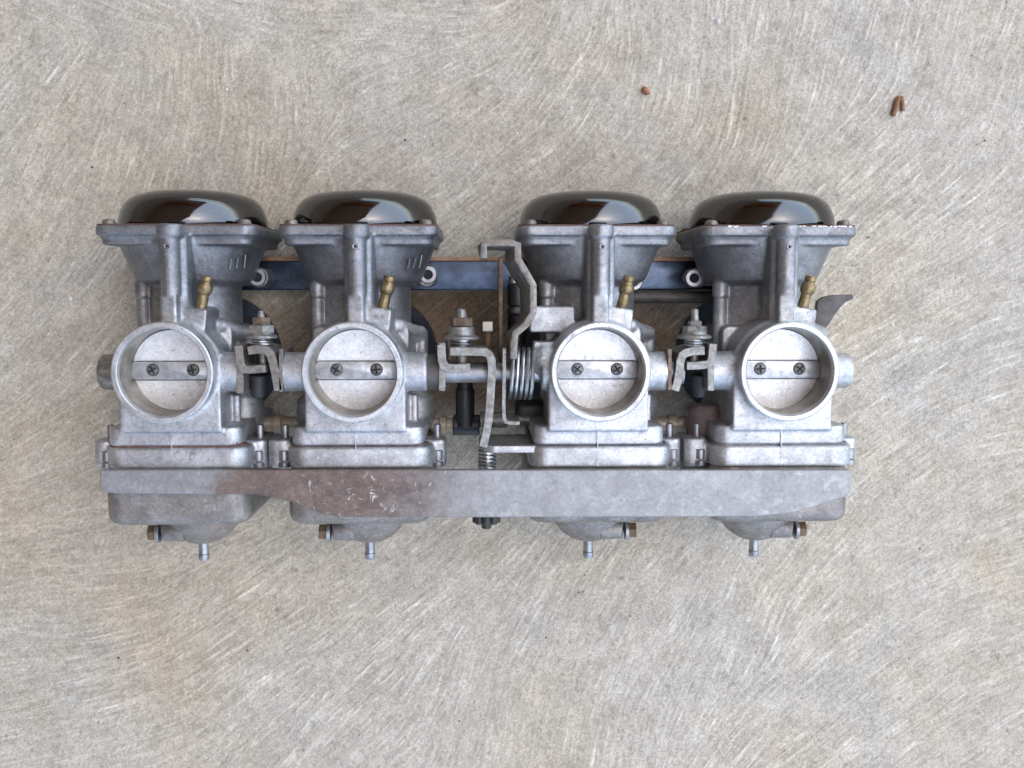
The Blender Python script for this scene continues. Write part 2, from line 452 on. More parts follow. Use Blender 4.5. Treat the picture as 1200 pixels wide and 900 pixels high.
t = NT('broomed_concrete')
a = t.n('ShaderNodeAttribute', attribute_name='streak')
tone = a.outputs['Fac']
c = t.ramp(tone, (.10, (.20, .178, .140)), (.5, (.440, .394, .319)), (.92, (.72, .665, .575)))
warm = t.ramp(t.noise(9, 5, .6, dist=.4), (.44, 0), (.66, .55))
c = t.mix(warm, c, (.95, .86, .72), 'MULTIPLY')
def blob(cx, cy, rx, ry, soft, wob=.35):
    # mask of a ragged oval, 0..1
    p = t.n('ShaderNodeMapping', vector_type='POINT'); t.l(t.co, p.inputs[0])
    p.inputs['Location'].default_value = (-cx / rx, -cy / ry, 0); p.inputs['Scale'].default_value = (1 / rx, 1 / ry, 0)
    ln = t.n('ShaderNodeVectorMath', operation='LENGTH'); t.l(p.outputs[0], ln.inputs[0])
    v = t.math('ADD', ln.outputs['Value'], t.math('MULTIPLY', t.math('SUBTRACT', t.noise(28, 6, .65), .5), wob * 2))
    return t.ramp(v, (1 - soft, 1), (1 + soft if soft < .0 else .999, 0))
stain_shade = blob(.0, -.027, .135, .040, .4, .2)  # brown under and between the bodies: part stain, part painted shade
c = t.mix(t.math('MULTIPLY', stain_shade, .9), c, (.40, .285, .20), "MULTIPLY")
tan = blob(-.17, -.115, .17, .12, .7)  # broad tan tint over the lower left
c = t.mix(t.math('MULTIPLY', tan, .35), c, (.92, .80, .63), 'MULTIPLY')
cool = t.ramp(t.noise(13, 4, .6, dist=.3), (.56, 0), (.72, .7))
c = t.mix(cool, c, (.90, .94, 1.0), 'MULTIPLY')
mott = t.ramp(t.noise(60, 6, .65), (.3, .82), (.7, 1.1))
c = t.mix(1.0, c, mott, 'MULTIPLY')
gr1 = t.ramp(t.noise(2100, 3, .65), (.28, .72), (.72, 1.26)); c = t.mix(1.0, c, gr1, 'MULTIPLY')
wh = t.ramp(t.noise(1100, 2, .5), (.735, 0), (.76, .8)); c = t.mix(wh, c, (.72, .71, .69))
bk = t.ramp(t.noise(700, 2, .5), (.24, .6), (.27, 0)); c = t.mix(bk, c, (.15, .13, .11))
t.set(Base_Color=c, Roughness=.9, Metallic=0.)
t.b.inputs['Specular IOR Level'].default_value = .25
t.bump(t.noise(1500, 4, .7), .45, .0004)
M_conc = t.m
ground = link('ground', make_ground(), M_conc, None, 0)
ground['kind'] = 'structure'

# ------------------------------------------------------------------ the roof edge whose open shade this is
roof = bpy.data.objects.new('porch_roof', None); C.objects.link(roof)
roof['label'] = 'brown porch roof and wall overhead, mirrored only in the dark caps'; roof['category'] = 'roof'
roof.location = (-.22, 0, 0); roof.rotation_euler = (0, 0, math.radians(-22))
def slab(name, x0, x1, y0, y1, z0, z1, mat):
    me = bpy.data.meshes.new(name); bm = bmesh.new()
    vs = [bm.verts.new((x, y, z)) for z in (z0, z1) for y in (y0, y1) for x in (x0, x1)]
    for f in [(0, 1, 3, 2), (4, 6, 7, 5), (0, 4, 5, 1), (2, 3, 7, 6), (0, 2, 6, 4), (1, 5, 7, 3)]:
        bm.faces.new([vs[k] for k in f])
    bmesh.ops.recalc_face_normals(bm, faces=bm.faces); bm.to_mesh(me); bm.free()
    return link(name, me, mat, roof, 0, False)
M_soffit = plain('brown_soffit_paint', (.60, .45, .36), 0, .7, .3, 3, 0)
slab('soffit', -7.0, 0, -5, 8, 2.4, 2.5, M_soffit)
slab('added_orange_slab', -6.0, -.02, 3.0, 3.05, 1.75, 2.396, plain('orange_slab_paint', (.62, .17, .07), 0, .6, .2, 3, 0))  # unseen slab, added for an orange band reflected in the caps
slab('wall', -3.6, -3.5, -5, 8, 0, 2.398, M_soffit)
slab('fascia', 0.003, .04, -5.02, 8.02, 2.34, 2.62, plain('red_fascia_paint', (.42, .10, .05), 0, .6, .2, 3, 0))

# ------------------------------------------------------------------ the carburettor bank
bank = bpy.data.objects.new('carburetor_bank', None); C.objects.link(bank)
bank['label'] = 'bank of four linked grey aluminium carburetors with dark domed caps lying on concrete'
bank['category'] = 'carburetor'
CX = [-126.3, -52.6, 45.0, 119.8]
CY = -32.1
AX = 50.0       # depth of the slide chamber's axis
SD = 17.0       # depth of the throttle shaft

def flange_outline(h, cx, ear):
    """square flange with ears at the four screws, (x, d)"""
    pts = []
    for sx_, sy_ in ((1, 1), (-1, 1), (-1, -1), (1, -1)):
        a0 = {(1, 1): 0, (-1, 1): 90, (-1, -1): 180, (1, -1): 270}[(sx_, sy_)]
        for k in range(7):
            a = math.radians(a0 - 5 + 100 * k / 6)
            pts.append((cx + sx_ * (h - ear) + ear * math.cos(a), AX + sy_ * (h - ear - 1.5) + ear * math.sin(a)))
    return pts

for ci in range(4):
    X = CX[ci]; mc = M_cast[ci]
    left_end, right_end = ci == 0, ci == 3
    b = MB()
    # spigot: hollow mouth facing up
    b.ring((X, CY, 0), (0, 0, 1), [(17.3, 3.4), (19.3, 3.4), (19.2, 4.2), (19.2, 11), (20.6, 13), (20.6, 34), (16.6, 34), (16.6, 14), (17.1, 6.0)], 72)
    # pedestal under the spigot
    arc = [(18.4 * math.cos(math.radians(a_)), 18.4 * math.sin(math.radians(a_))) for a_ in range(-172, -7, 8)]
    ped = [(20.2, -2.5), (20.2, -24.5), (-20.2, -24.5), (-20.2, -2.5)] + arc
    b.prism([(X + p[0], CY + p[1]) for p in ped], 9.0, 60, 'd', .5)
    b.prism([(X + p[0], CY + p[1]) for p in rrect(-20.2, 20.2, -24.5, 17, 3)], 30, 70, 'd')
    # lower flange of the body
    b.prism([(X + p[0], p[1]) for p in rrect(-26.3, 27.3, 10.2, 82, 5)], CY - 30.3, CY - 22.8, 'y', .8)
    # slide chamber, cone and flanges
    b.lathe((X, CY + 10, AX), (0, 1, 0), [(19.6, 0), (19.6, 24), (24.0, 26.2), (25.2, 28.5), (30.2, 40.6), (30.6, 43)], 64)
    b.prism([(X + p[0], p[1]) for p in flange_outline(30.6, .4, 5.0)], CY + 50.4, CY + 53.6, 'y', .7)
    b.prism([(X + p[0], p[1]) for p in flange_outline(32.6, .4, 5.6)], CY + 54.2, CY + 58.3, 'y', .6)
    b.prism([(X + p[0], p[1]) for p in flange_outline(31.2, .4, 5.0)], CY + 53.2, CY + 54.6, 'y')
    # front column and its round rib
    b.prism([(X + p[0], p[1]) for p in rrect(-4.6, 7.0, 14, 45, 2.2)], CY + 18, CY + 54, 'y')
    b.cyl((X + .9, CY + 29.6, 12.2), (X + .9, CY + 54, 12.2), 3.7, None, 28, .6)
    b.cyl((X + .9, CY + 53.0, 13.0), (X + .9, CY + 58.2, 13.0), 5.2, None, 28, .5)
    b.box(X - 2.7, X + 3.9, CY + 17.4, CY + 30, 8.8, 30, .4)
    # left pillar, stepped
    b.cyl((X - 19.2, CY + 6, 40), (X - 19.2, CY + 28, 40), 3.0, None, 20)
    b.cyl((X - 19.2, CY + 28.5, 40), (X - 19.2, CY + 36, 40), 3.5, None, 20, .8)
    # block that carries the brass nipple
    b.prism([(X + p[0], CY + p[1]) for p in ((3.0, 25.9), (14.6, 24.2), (13.2, 12.6), (10, 15.4), (3.0, 17.8))], 13.5, 34, 'd', .5)
    # cast passage curling round to the right
    b.tube([(X + 10, CY + 18, 30), (X + 16, CY + 17, 32), (X + 21, CY + 14.5, 36), (X + 25, CY + 13.5, 40)], 3.3, 14)
    b.cyl((X + 20, CY + 4, 38), (X + 20, CY + 14, 38), 2.2, None, 14)
    b.cyl((X + 25, CY + 2, 40), (X + 25, CY + 15.2, 40), 2.6, None, 14, .4)
    # shaft bosses
    lx = -23.5 if left_end else -30.6
    rx = 23.2 if right_end else 28.8
    if ci == 2: lx = -23.0
    b.cyl((X + lx, CY - .9, SD), (X - 18.0, CY - .9, SD), 8.0, None, 36, .7)
    b.cyl((X + 18.0, CY - .9, SD), (X + rx, CY - .9, SD), 8.0, None, 36, .7)
    # housings low on both sides
    b.lathe((X + 20, CY - 26, 44), (.12, 1, 0), [(9.5, 0), (9.0, 8), (7.8, 13), (4.0, 16), (0, 16.6)], 28)
    if ci < 2: b.lathe((X - 20, CY - 26, 44), (-.12, 1, 0), [(9.5, 0), (9.0, 8), (7.8, 12), (4.0, 15), (0, 15.6)], 28)
    b.cyl((X + 22.5, CY - 23, 26), (X + 22.5, CY - 11, 26), 1.7, None, 12)
    # rail ears
    if ci in (0, 1): b.cyl((X + 26.0, CY + 37.6, 56), (X + 26.0, CY + 37.6, 74), 4.4, None, 24); b.box(X + 14, X + 27, CY + 34, CY + 41, 60, 72)
    if ci in (2, 3): b.cyl((X - 26.0, CY + 37.6, 56), (X - 26.0, CY + 37.6, 74), 4.4, None, 24); b.box(X - 27, X - 14, CY + 34, CY + 41, 60, 72)
    if ci == 2:
        b.box(X - 27.5, X - 9, CY + 15.0, CY + 25.6, 16, 34, .6)
        b.box(X - 26, X - 16, CY + 8.2, CY + 11.2, 14, 26, .5)
        b.lathe((X - 21, CY + 3, 18), (-1, .1, 0), [(8, -4), (8, 2), (6.4, 5), (5.2, 6.4)], 24)
    # core and back flange
    b.cyl((X, CY, 34), (X, CY, 72), 21, None, 48)
    me = fuse(b, .62, 2)
    body = link('carburetor', me, mc, bank, 0)

    b = MB()
    b.ring((X, CY, 0), (0, 0, 1), [(17.75, 0.0), (19.25, 0.0), (19.75, .45), (19.8, 3.4), (19.3, 4.3), (18.4, 4.6), (17.15, 4.6), (17.15, 2.0), (17.35, .5)], 96)
    obj('spigot_rim', b, M_rim[ci], body, 25)
    # ---- dark domed cap
    b = MB()
    b.lathe((X + .3, CY + 58.5, AX), (0, 1, 0), [(30.9, 0), (31.2, .6), (31.0, 3), (30.3, 6.0), (28.9, 9.4), (26.6, 12.0), (23.0, 13.9), (17, 15.2), (9, 15.9), (0, 16.1)], 96)
    obj('vacuum_cap', b, M_cap, body, 60)
    b = MB()
    b.prism([(X + p[0], p[1]) for p in flange_outline(32.2, .4, 5.4)], CY + 58.2, CY + 58.75, 'y')
    obj('cap_gasket', b, M_gasket, body)
    for sx_ in (-1, 1):
        for sy_ in (-1, 1):
            b = MB()
            b.lathe((X + .4 + sx_ * 27.4, CY + 58.6, AX + sy_ * 25.6), (0, 1, 0), [(2.7, 0), (2.7, 1.0), (2.3, 1.9), (1.2, 2.3), (0, 2.4)], 20)
            obj('cap_screw', b, M_lever, body)
    # ---- small hole in the rib
    b = MB()
    b.ring((X + .9, CY + 49.3, 8.1), (0, 0, 1), [(.55, 0), (1.05, -.12), (1.15, .6), (.55, .6)], 18)
    obj('jet_rim', b, mc, body)
    b = MB(); b.cyl((X + .9, CY + 49.3, 8.25), (X + .9, CY + 49.3, 9.4), .75, None, 14)
    obj('jet_hole', b, M_hole, body)
    # ---- varnished bore, throttle plate, bar, screws
    b = MB(); b.ring((X, CY, 0), (0, 0, 1), [(17.12, 2.6), (17.3, 2.6), (17.3, 17.5), (16.5, 17.5), (16.62, 12)], 72)
    obj('bore_wall', b, M_bore, body, 25)
    b = MB()
    tilt = math.radians(7)
    b.cyl((X, CY - .2, 16.6), (X, CY - .2 + math.sin(tilt) * 1.2, 16.6 + math.cos(tilt) * 1.2), 16.5, None, 72)
    obj('throttle_plate', b, M_plate, body)
    b = MB()
    b.prism([(X + p[0], CY - .25 + p[1]) for p in rrect(-16.7, 16.7, -3.6, 3.6, 1.6, 4)], 14.6, 18.5, 'd', .35)
    obj('shaft_bar', b, M_bar, body)
    b = MB(); b.prism([(X + p[0], CY - .3 + p[1]) for p in rrect(-16.4, 16.4, -4.0, 3.95, 1.6, 4)], 15.75, 18.0, 'd')  # dark plate round the bar, drawn as its shadow line with dirt
    obj('bar_shadow_line', b, M_screw, body)
    for sx_ in (-8.05, 8.05):
        b = MB()
        b.lathe((X + sx_, CY + .1, 15.0), (0, 0, -1), [(2.55, 0), (2.55, .5), (2.2, 1.0), (1.2, 1.25), (0, 1.3)], 24)
        sc = obj('plate_screw', b, M_screw, body)
        b = MB(); rot = random.uniform(0, math.pi / 2)
        for k in range(2):
            c_, s_ = math.cos(rot + k * math.pi / 2), math.sin(rot + k * math.pi / 2)
            q = [(1.7, .3), (-1.7, .3), (-1.7, -.3), (1.7, -.3)]
            b.prism([(X + sx_ + c_ * u_ - s_ * w_, CY + .1 + s_ * u_ + c_ * w_) for u_, w_ in q], 13.62 - .03 * k, 14.6, 'd')
        r_ = obj('screw_slot', b, M_hole, body)
    # ---- brass nipple
    b = MB()
    p0 = Vector((X + 10.2, CY + 24.0, 20)); ax_ = Vector((.24, 1, -.05)).normalized()
    b.lathe(p0, ax_, [(2.4, 0), (2.3, 2), (2.15, 6.5), (2.5, 7.0), (3.05, 8.2), (3.05, 10.2), (2.3, 11.3), (2.0, 12), (2.35, 12.3), (2.45, 13.6), (2.2, 14.1), (1.1, 14.1), (1.0, 12)], 24)
    obj('brass_nipple', b, M_brass, body)
    # ---- intake bell resting on the ground
    b = MB()
    b.ring((X, CY + 1, 68), (0, 0, 1), [(19, 0), (21.5, 0), (23, 6), (26.5, 13), (29.2, 17.5), (29.6, 19.9), (27.6, 19.9), (24, 15), (19, 8)], 56)
    obj('intake_bell', b, M_bell, body)
    # ---- float bowl
    b = MB()
    b.prism([(X + p[0], p[1]) for p in rrect(-27.8, 30.6, 9.6, 83, 7.5, 6)], CY - 39.7, CY - 30.9, 'y', .8)
    fl = b; b = MB()
    b.prism([(X + p[0], p[1]) for p in rrect(-28.6, 29.6, 9.9, 82, 8, 6)], CY - 63.2, CY - 38.5, 'y', 4.2, 4, 50)
    b.lathe((X + .5, CY - 60.5, 50), (0, -1, 0), [(19.5, 0), (18.2, 5), (16.0, 10), (12.4, 14.4), (8.2, 17.4), (5.2, 18.5), (3.0, 18.8)], 40)
    for s_ in (-1, 1):
        if ci == 2 and s_ < 0: continue
        if s_ > 0 or ci in (1, 3) or ci == 0:
            w_ = (6.0 if ci == 3 else 7.2) if s_ > 0 else (5.0 if ci == 0 else 6.6)
            xx_ = (31.6 if ci == 3 else 32.2) if s_ > 0 else (-29.6 if ci == 0 else -31.4)
            hh = 0 if not (ci == 0 and s_ < 0) else 1
            fl.prism([(X + p[0], p[1]) for p in rrect(xx_ - w_ / 2 - 3, xx_ + w_ / 2, 19, 31, 3)], CY - 41 + hh, CY - 29.2, 'y', .6)
    me = fuse(b, .9, 3)
    bowl = link('float_bowl', me, M_bowl, body, 0)
    link('bowl_flange', fuse(fl, .75, 2), mc, body, 0)
    b = MB()
    b.prism([(X + p[0], p[1]) for p in rrect(-26.6, 28.6, 10.7, 82, 6, 6)], CY - 31.2, CY - 30.0, 'y')
    obj('bowl_gasket', b, M_seam[ci], body)
    b = MB(); b.box(X - .3, X, CY - 39.2, CY - 20.5, 9.5, 11, 0)
    obj('casting_line', b, mc, body)
    # bowl screws on the lugs
    for s_ in (-1, 1):
        if ci == 2 and s_ < 0: continue
        xx_ = (31.2 if ci == 3 else 31.9) if s_ > 0 else (-29.8 if ci == 0 else -31.4)
        b = MB(); b.cyl((X + xx_, CY - 30, 26), (X + xx_, CY - 23.6, 26), 1.45, None, 16, .3)
        obj('bowl_stud', b, M_steel, body)
        b = MB(); b.cyl((X + xx_ + .4, CY - 33.6, 20.0), (X + xx_ + .4, CY - 38, 20.0), 2.1, None, 18, .3); b.cyl((X + xx_ + .4, CY - 38.3, 20), (X + xx_ + .4, CY - 40.6, 20), 2.4, None, 18, .3)
        obj('bowl_screw', b, M_steel, body)
    # drain nipple and side drain screw
    b = MB(); b.lathe((X + .4, CY - 77.5, 50), (0, -1, 0), [(2.6, 0), (2.1, 2), (2.1, 7), (2.4, 7.3), (2.3, 9.3), (1.9, 10), (.9, 10.0), (.8, 8)], 22)
    obj('drain_nipple', b, M_steel, body)
    sg = -1 if ci < 2 else 1
    b = MB(); b.cyl((X + sg * 6, CY - 71.6, 42), (X + sg * 14.6, CY - 72.6, 40), 5.4, 3.9, 24, .3)
    obj('drain_boss', b, M_bowl, body)
    b = MB(); b.cyl((X + sg * 15.3, CY - 72.9, 40), (X + sg * 17.0, CY - 72.9, 40), 4.1, None, 24, .3)
    obj('drain_washer', b, M_steel, body)
    b = MB(); b.hexa((X + sg * 16.8, CY - 72.6, 40), (X + sg * 20.2, CY - 72.6, 40), 3.6)
    obj('drain_screw', b, M_drain, body)
    # shaft end plug on the outer ends
    if left_end or right_end:
        e = -1 if left_end else 1
        b = MB(); b.lathe((X + e * 18.2, CY - .9, SD), (e, 0, 0), [(7.4, 0), (7.2, 9.7), (6.4, 10.9), (3, 11.5), (0, 11.6)], 32)
        obj('shaft_plug', b, M_lever if left_end else mc, body)
    # scribed casting marks
    if ci in (0, 1):
        for k, (mx, my, ln) in enumerate(((20.2, 43.5, 3.0), (22.4, 43.9, 3.0), (24.8, 44.6, 4.4))):
            b = MB(); dd = AX - math.sqrt(max(1, (29.3) ** 2 - mx * mx)) + .2
            b.tube([(X + mx - .5, CY + my - ln / 2 - 1, dd + 2.2), (X + mx + .7, CY + my + ln / 2, dd)], .33, 8)
            obj('casting_mark', b, M_rim[ci], body)

# bright chips where the last flange lost its skin
rc = random.Random(3)
for k in range(16):
    cx = CX[3] + rc.choice([rc.uniform(6, 31), rc.uniform(6, 31), rc.uniform(-29, -6)]); w_ = rc.uniform(.3, 1.5); h_ = rc.uniform(.25, .75)
    b = MB(); yt = CY + 58.25
    b.prism([(cx - w_, yt), (cx + w_ * .9, yt), (cx + w_ * .4, yt - h_), (cx - w_ * .2, yt - h_ * .6), (cx - w_ * .7, yt - h_ * .9)], 18.95, 19.6, 'd')
    obj('paint_chip', b, M_plate, body)
# pink stained housing beside the end carburettor
b = MB()
hx, hy = at(829, 515, 40)
b.lathe((hx, hy - 6, 40), (0, 1, 0), [(9.4, 0), (9.2, 14), (8.4, 18.5), (6.5, 21.2), (3, 22.2), (0, 22.4)], 32)
obj('stained_housing', b, M_pink, bank)

# ------------------------------------------------------------------ bracket and rails
b = MB()
bl = [(117, 551), (117, 574), (121, 577), (135, 578.5), (300, 579.5), (320, 583), (342, 588), (360, 595), (378, 602), (398, 606), (560, 606.5),
      (880, 605.5), (925, 602), (955, 594), (978, 586), (994, 582), (997, 576), (997, 551)]
b.prism([at(p[0], p[1], 5.6) for p in bl], 5.6, 9.2, 'd', .5, 2, 25)
br = obj('mounting_bracket', b, M_bracket, bank, 0, False)
br['label'] = 'long flat steel mounting bracket, rust brown in its left half'

b = MB()
y1_, y0_ = at(450, 305, 72)[1], at(450, 340, 72)[1]
x0_, x1_ = at(262, 322, 72)[0], at(880, 322, 72)[0]
b.box(x0_, x1_, y0_, y1_, 71, 75, .7, 3)
rail = obj('rear_rail', b, M_rail, bank)
b = MB(); b.box(x0_, x1_, y1_ - .4, y1_ + 1.4, 70.2, 74.5, .4)
obj('rail_edge', b, M_lip, rail)
b = MB()
pa, pb = at(735, 348, 66), at(860, 348, 66)
b.cyl((pa[0], pa[1], 66), (pb[0], pb[1], 66), 2.9, None, 24, .4)
obj('choke_rod', b, M_choke, bank)
for (ppx, ppy) in ((303, 325), (502, 322), (742, 330), (812, 326)):
    q = at(ppx, ppy, 58)
    b = MB(); b.ring((q[0], q[1], 55), (0, 0, 1), [(2.2, 0), (3.6, 0), (4.0, .5), (4.0, 6), (2.2, 6)], 28)
    rb = obj('rail_bolt', b, M_steel, bank)
    b = MB(); b.cyl((q[0], q[1], 55.5), (q[0], q[1], 60), 2.3, None, 20)
    obj('bolt_recess', b, M_hole, rb)

# ------------------------------------------------------------------ throttle linkages between neighbours
def coil(b, org, ax_, r, pitch, turns, wire, n=18, phase=0.):
    ax_ = Vector(ax_).normalized(); u = ax_.orthogonal().normalized(); w_ = ax_.cross(u); pts = []
    for k in range(int(turns * n) + 1):
        a_ = 2 * math.pi * k / n + phase
        pts.append(tuple(Vector(org) + ax_ * (pitch * k / n) + (u * math.cos(a_) + w_ * math.sin(a_)) * r))
    b.tube(pts, wire, 8)

def bolt_stack(cx, tip, nut, wash, spr, d=14., lean=0., rusty=False):
    """adjusting screw standing up the picture; each entry is (y top px, y bottom px, half width px)"""
    link_ = bpy.data.objects.new('adjuster_stack', None)
    def seg_(e):
        t_ = at(cx, e[0], d); u_ = at(cx, e[1], d); w_ = at(cx + e[2], e[1], d)[0] - u_[0]
        f = lambda p: (p[0] + lean * (p[1] - CY), p[1], d)
        return f(t_), f(u_), w_
    a_, c_, w_ = seg_(tip); b = MB(); b.cyl(c_, a_, w_, w_ * .8, 14, .3); 
    e_ = at(cx, spr[1] + 26, d); b.cyl((e_[0] + lean * (e_[1] - CY), e_[1], d + 1), c_, w_, None, 14)
    root = obj('adjuster_screw', b, M_zinc, bank)
    for i_, e in enumerate(nut):
        a_, c_, w_ = seg_(e); b = MB(); b.hexa(c_, a_, w_, .4); obj('lock_nut', b, M_rust if (rusty and i_ == 0) else M_zinc, root)
    a_, c_, w_ = seg_(wash); b = MB(); b.lathe(c_, Vector(a_) - Vector(c_), [(w_ * .9, 0), (w_, .4), (w_ * .95, 1.3), (w_ * .74, 1.9), (w_ * .70, max(2.4, (Vector(a_) - Vector(c_)).length + .3))], 30)
    obj('spring_seat', b, M_zinc, root)
    a_, c_, w_ = seg_(spr); b = MB(); L_ = (Vector(a_) - Vector(c_)).length
    coil(b, c_, Vector(a_) - Vector(c_), w_ - .5, max(1.15, L_ / 3), L_ / max(1.15, L_ / 3), .62)
    b.cyl(c_, a_, w_ - 1.3, None, 16)
    obj('adjuster_spring', b, M_spring, root)
    return root

def lever(name, pts, th, d0, d1, mat=None, bev=.22):
    b = MB(); b.strip([at(p[0], p[1], d0) for p in chaikin(pts, 1)], th, d0, d1 + 7, bev)
    return obj(name, b, mat or M_lever, bank, 20)

# first pair
bolt_stack(308, (364, 374, 4.5), [(372, 382, 11.5), (381, 391, 16)], (390, 397, 19), (397, 408, 12.5), 14, -.03, True)
lever('throttle_lever', [(281, 461), (281, 440), (281, 410)], 2.8, 9, 24)
lever('lever_tab', [(279, 405), (282, 432), (290, 433.5), (311, 432)], 3.2, 8, 20)
lever('throttle_arm', [(290, 411), (304, 409), (316, 412), (321, 430), (326, 458)], 3.4, 9, 23)
lever('throttle_lever', [(329, 459), (329, 409)], 1.6, 9, 25)
# last pair, the other way round
bolt_stack(813, (362, 378, 5), [(376, 384, 8), (382, 390, 14)], (389, 397, 20), (396, 406, 12), 14, .02)
lever('throttle_lever', [(785, 457), (785, 409)], 1.6, 9, 25, M_rust)
lever('throttle_arm', [(791, 458), (796, 440), (798, 418), (806, 412), (826, 411)], 3.4, 9, 23, M_zinc)
lever('lever_tab', [(836, 403), (834, 424), (828, 428), (805, 429)], 3.2, 8, 20, M_zinc)
lever('throttle_lever', [(833, 458), (833, 412)], 2.6, 9, 24, M_zinc)
# middle pair
bolt_stack(541, (362, 373, 6.5), [(372, 383, 13)], (384, 398, 21), (396, 408, 13), 14, 0, True)
lever('throttle_lever', [(518, 458), (518, 430), (518, 402)], 2.6, 9, 24, M_zinc)
lever('lever_tab', [(517, 404), (518, 428), (526, 432), (551, 431)], 3.4, 8, 20, M_zinc)
lever('throttle_arm', [(527, 412), (558, 412), (572, 413), (577, 424), (575, 460), (573, 490), (569, 512), (566, 524)], 3.3, 7, 15, M_zinc)
b = MB()
e0, e1 = at(500, 436, SD), at(517, 436, SD); b.cyl((e0[0], e0[1], SD), (e1[0], e1[1], SD), 7.2, None, 32)
obj('shaft_collar', b, M_choke, bank)
for a0, a1, rr in ((281, 287, 5.0), (321, 334, 5.0), (780, 800, 5.0), (826, 842, 5.0), (515, 632, 4.2)):
    e0, e1 = at(a0, 436.5, SD), at(a1, 436.5, SD); b = MB(); b.cyl((e0[0], e0[1], SD), (e1[0], e1[1], SD), rr, None, 20)
    obj('throttle_shaft', b, M_steel, bank)
# lower screw ends under the tabs, their shade painted in as black
for ppx in (303, 820):
    b = MB(); p0 = at(ppx, 438, 20); p1 = at(ppx, 464, 22); b.cyl((p0[0], p0[1], 20), (p1[0], p1[1], 22), 3.6, 3.0, 20, .4)
    obj('shaded_screw_end', b, M_blackpl, bank)

# cable lever of bent strip
line = chaikin([(567, 303), (567, 286), (578, 284), (598, 284), (607, 287), (607, 303), (615, 317), (625, 334), (625, 366), (617, 380), (604, 391), (602.5, 402), (602, 421)], 0)
b = MB(); P_ = [Vector(at(p[0], p[1], 2)) for p in line]; n_ = len(P_); top = [[], []]; low = [[], []]
for k in range(n_):
    tg = (P_[min(k + 1, n_ - 1)] - P_[max(k - 1, 0)]).normalized(); nn = Vector((-tg.y, tg.x)) * 1.4
    f_ = math.sin(math.pi * min(1, k / (n_ - 1) * 1.05)) ** .6 if k < n_ - 1 else 0
    sh = Vector((-3.6 * f_, -1.4 * f_))
    for e_, sg in ((0, 1), (1, -1)):
        top[e_].append(tuple(P_[k] + nn * sg) + (2,)); low[e_].append(tuple(P_[k] + nn * sg + sh) + (20,))
ring_t = top[0] + top[1][::-1]; ring_l = low[0] + low[1][::-1]; m_ = 2 * n_
fc = [(k, (k + 1) % m_, m_ + (k + 1) % m_, m_ + k) for k in range(m_)]
fc += [(k, k + 1, m_ - 2 - k, m_ - 1 - k) for k in range(n_ - 1)] + [(m_ + k, m_ + k + 1, 2 * m_ - 2 - k, 2 * m_ - 1 - k) for k in range(n_ - 1)]
b.add(ring_t + ring_l, fc, .3, 2, 50)
cl = obj('cable_lever', b, M_lever, bank, 25)
cl['label'] = 'bent tarnished steel cable lever strip'
# rusty upright plate behind it
b = MB(); p0 = at(586.5, 303, 30); p1 = at(586.5, 425, 30)
b.box(p0[0] - .9, p0[0] + .9, p1[1], p0[1], 28, 60, .3); obj('rusty_plate', b, M_rust, bank)
# plunger housing beside it
b = MB(); p0 = at(606, 402, 46); p1 = at(606, 331, 46)
b.lathe((p0[0], p0[1], 46), (0, 1, 0), [(4.2, 0), (4.2, 12), (3.6, 12.5), (3.6, 16), (4.2, 16.5), (4.2, 25), (3.0, 26)], 22)
pl = obj('plunger_boot', b, M_black, bank)
b = MB(); b.cyl((p0[0] - 1.4, p0[1] + 25.5, 46), (p0[0] - 1.4, p0[1] + 29, 46), 2.2, None, 18, .4); obj('plunger_tip', b, M_steel, pl)
b = MB(); b.ring((p0[0], p0[1] + 13, 46), (0, 1, 0), [(3.4, 0), (4.4, 0), (4.4, 2.4), (3.4, 2.4)], 22); obj('plunger_ring', b, M_screw, pl)
# return spring round the shaft
b = MB(); p0 = at(597, 437, SD); p1 = at(624, 437, SD)
coil(b, (p0[0], p0[1], SD), (1, -.03, 0), 10.2, (p1[0] - p0[0]) / 4.6, 5.0, .78, 28, 1.2)
obj('return_spring', b, M_spring, bank)
# thin stop plate with bent foot
lever('spring_stop', [(591, 408), (590.5, 450), (590, 490), (594, 496), (609, 496)], 1.5, 7, 18, M_zinc, .2)
# white-ended pin
b = MB(); p0 = at(571.5, 408, 30); p1 = at(571.5, 388, 30)
b.cyl((p0[0], p0[1], 30), (p1[0], p1[1], 30), 2.0, None, 16, .2); pin = obj('stop_pin', b, M_drain, bank)
b = MB(); p2 = at(571.5, 377, 30); b.box(p0[0] - 2.1, p0[0] + 2.1, p1[1], p2[1], 27.5, 32, .3); obj('pin_cap', b, M_white, pin)

# idle bracket and screw under the middle pair
b = MB()
xa, xb = at(561, 526, 12)[0], at(642, 526, 12)[0]; ya, yb = at(600, 531, 12)[1], at(600, 522.5, 12)[1]
b.prism([(xb, 12), (xb, 46), (xa + 3, 46), (xa, 42), (xa, 19), (xa + 2, 14), (xa + 6, 12)], ya, yb, 'y', .6, 2, 25)
obj('idle_bracket', b, M_cast[2], bank)
b = MB(); p0 = at(571, 553, 19); p1 = at(571, 528, 19)
coil(b, (p0[0], p0[1], 19), (0, 1, 0), 3.3, 1.55, (p1[1] - p0[1]) / 1.55, .55); b.cyl((p0[0], p0[1] - 14, 19), (p1[0], p1[1], 19), 2.2, None, 16)
obj('idle_spring', b, M_spring, bank)
b = MB(); p0 = at(570, 604, 16)
for k in range(8):
    a_ = 2 * math.pi * k / 8
    b.cyl((p0[0] + 4.2 * math.cos(a_), p0[1] - 3.0, 16 + 4.2 * math.sin(a_)), (p0[0] + 4.2 * math.cos(a_), p0[1] + 3.4, 16 + 4.2 * math.sin(a_)), 1.6, None, 12, .4)
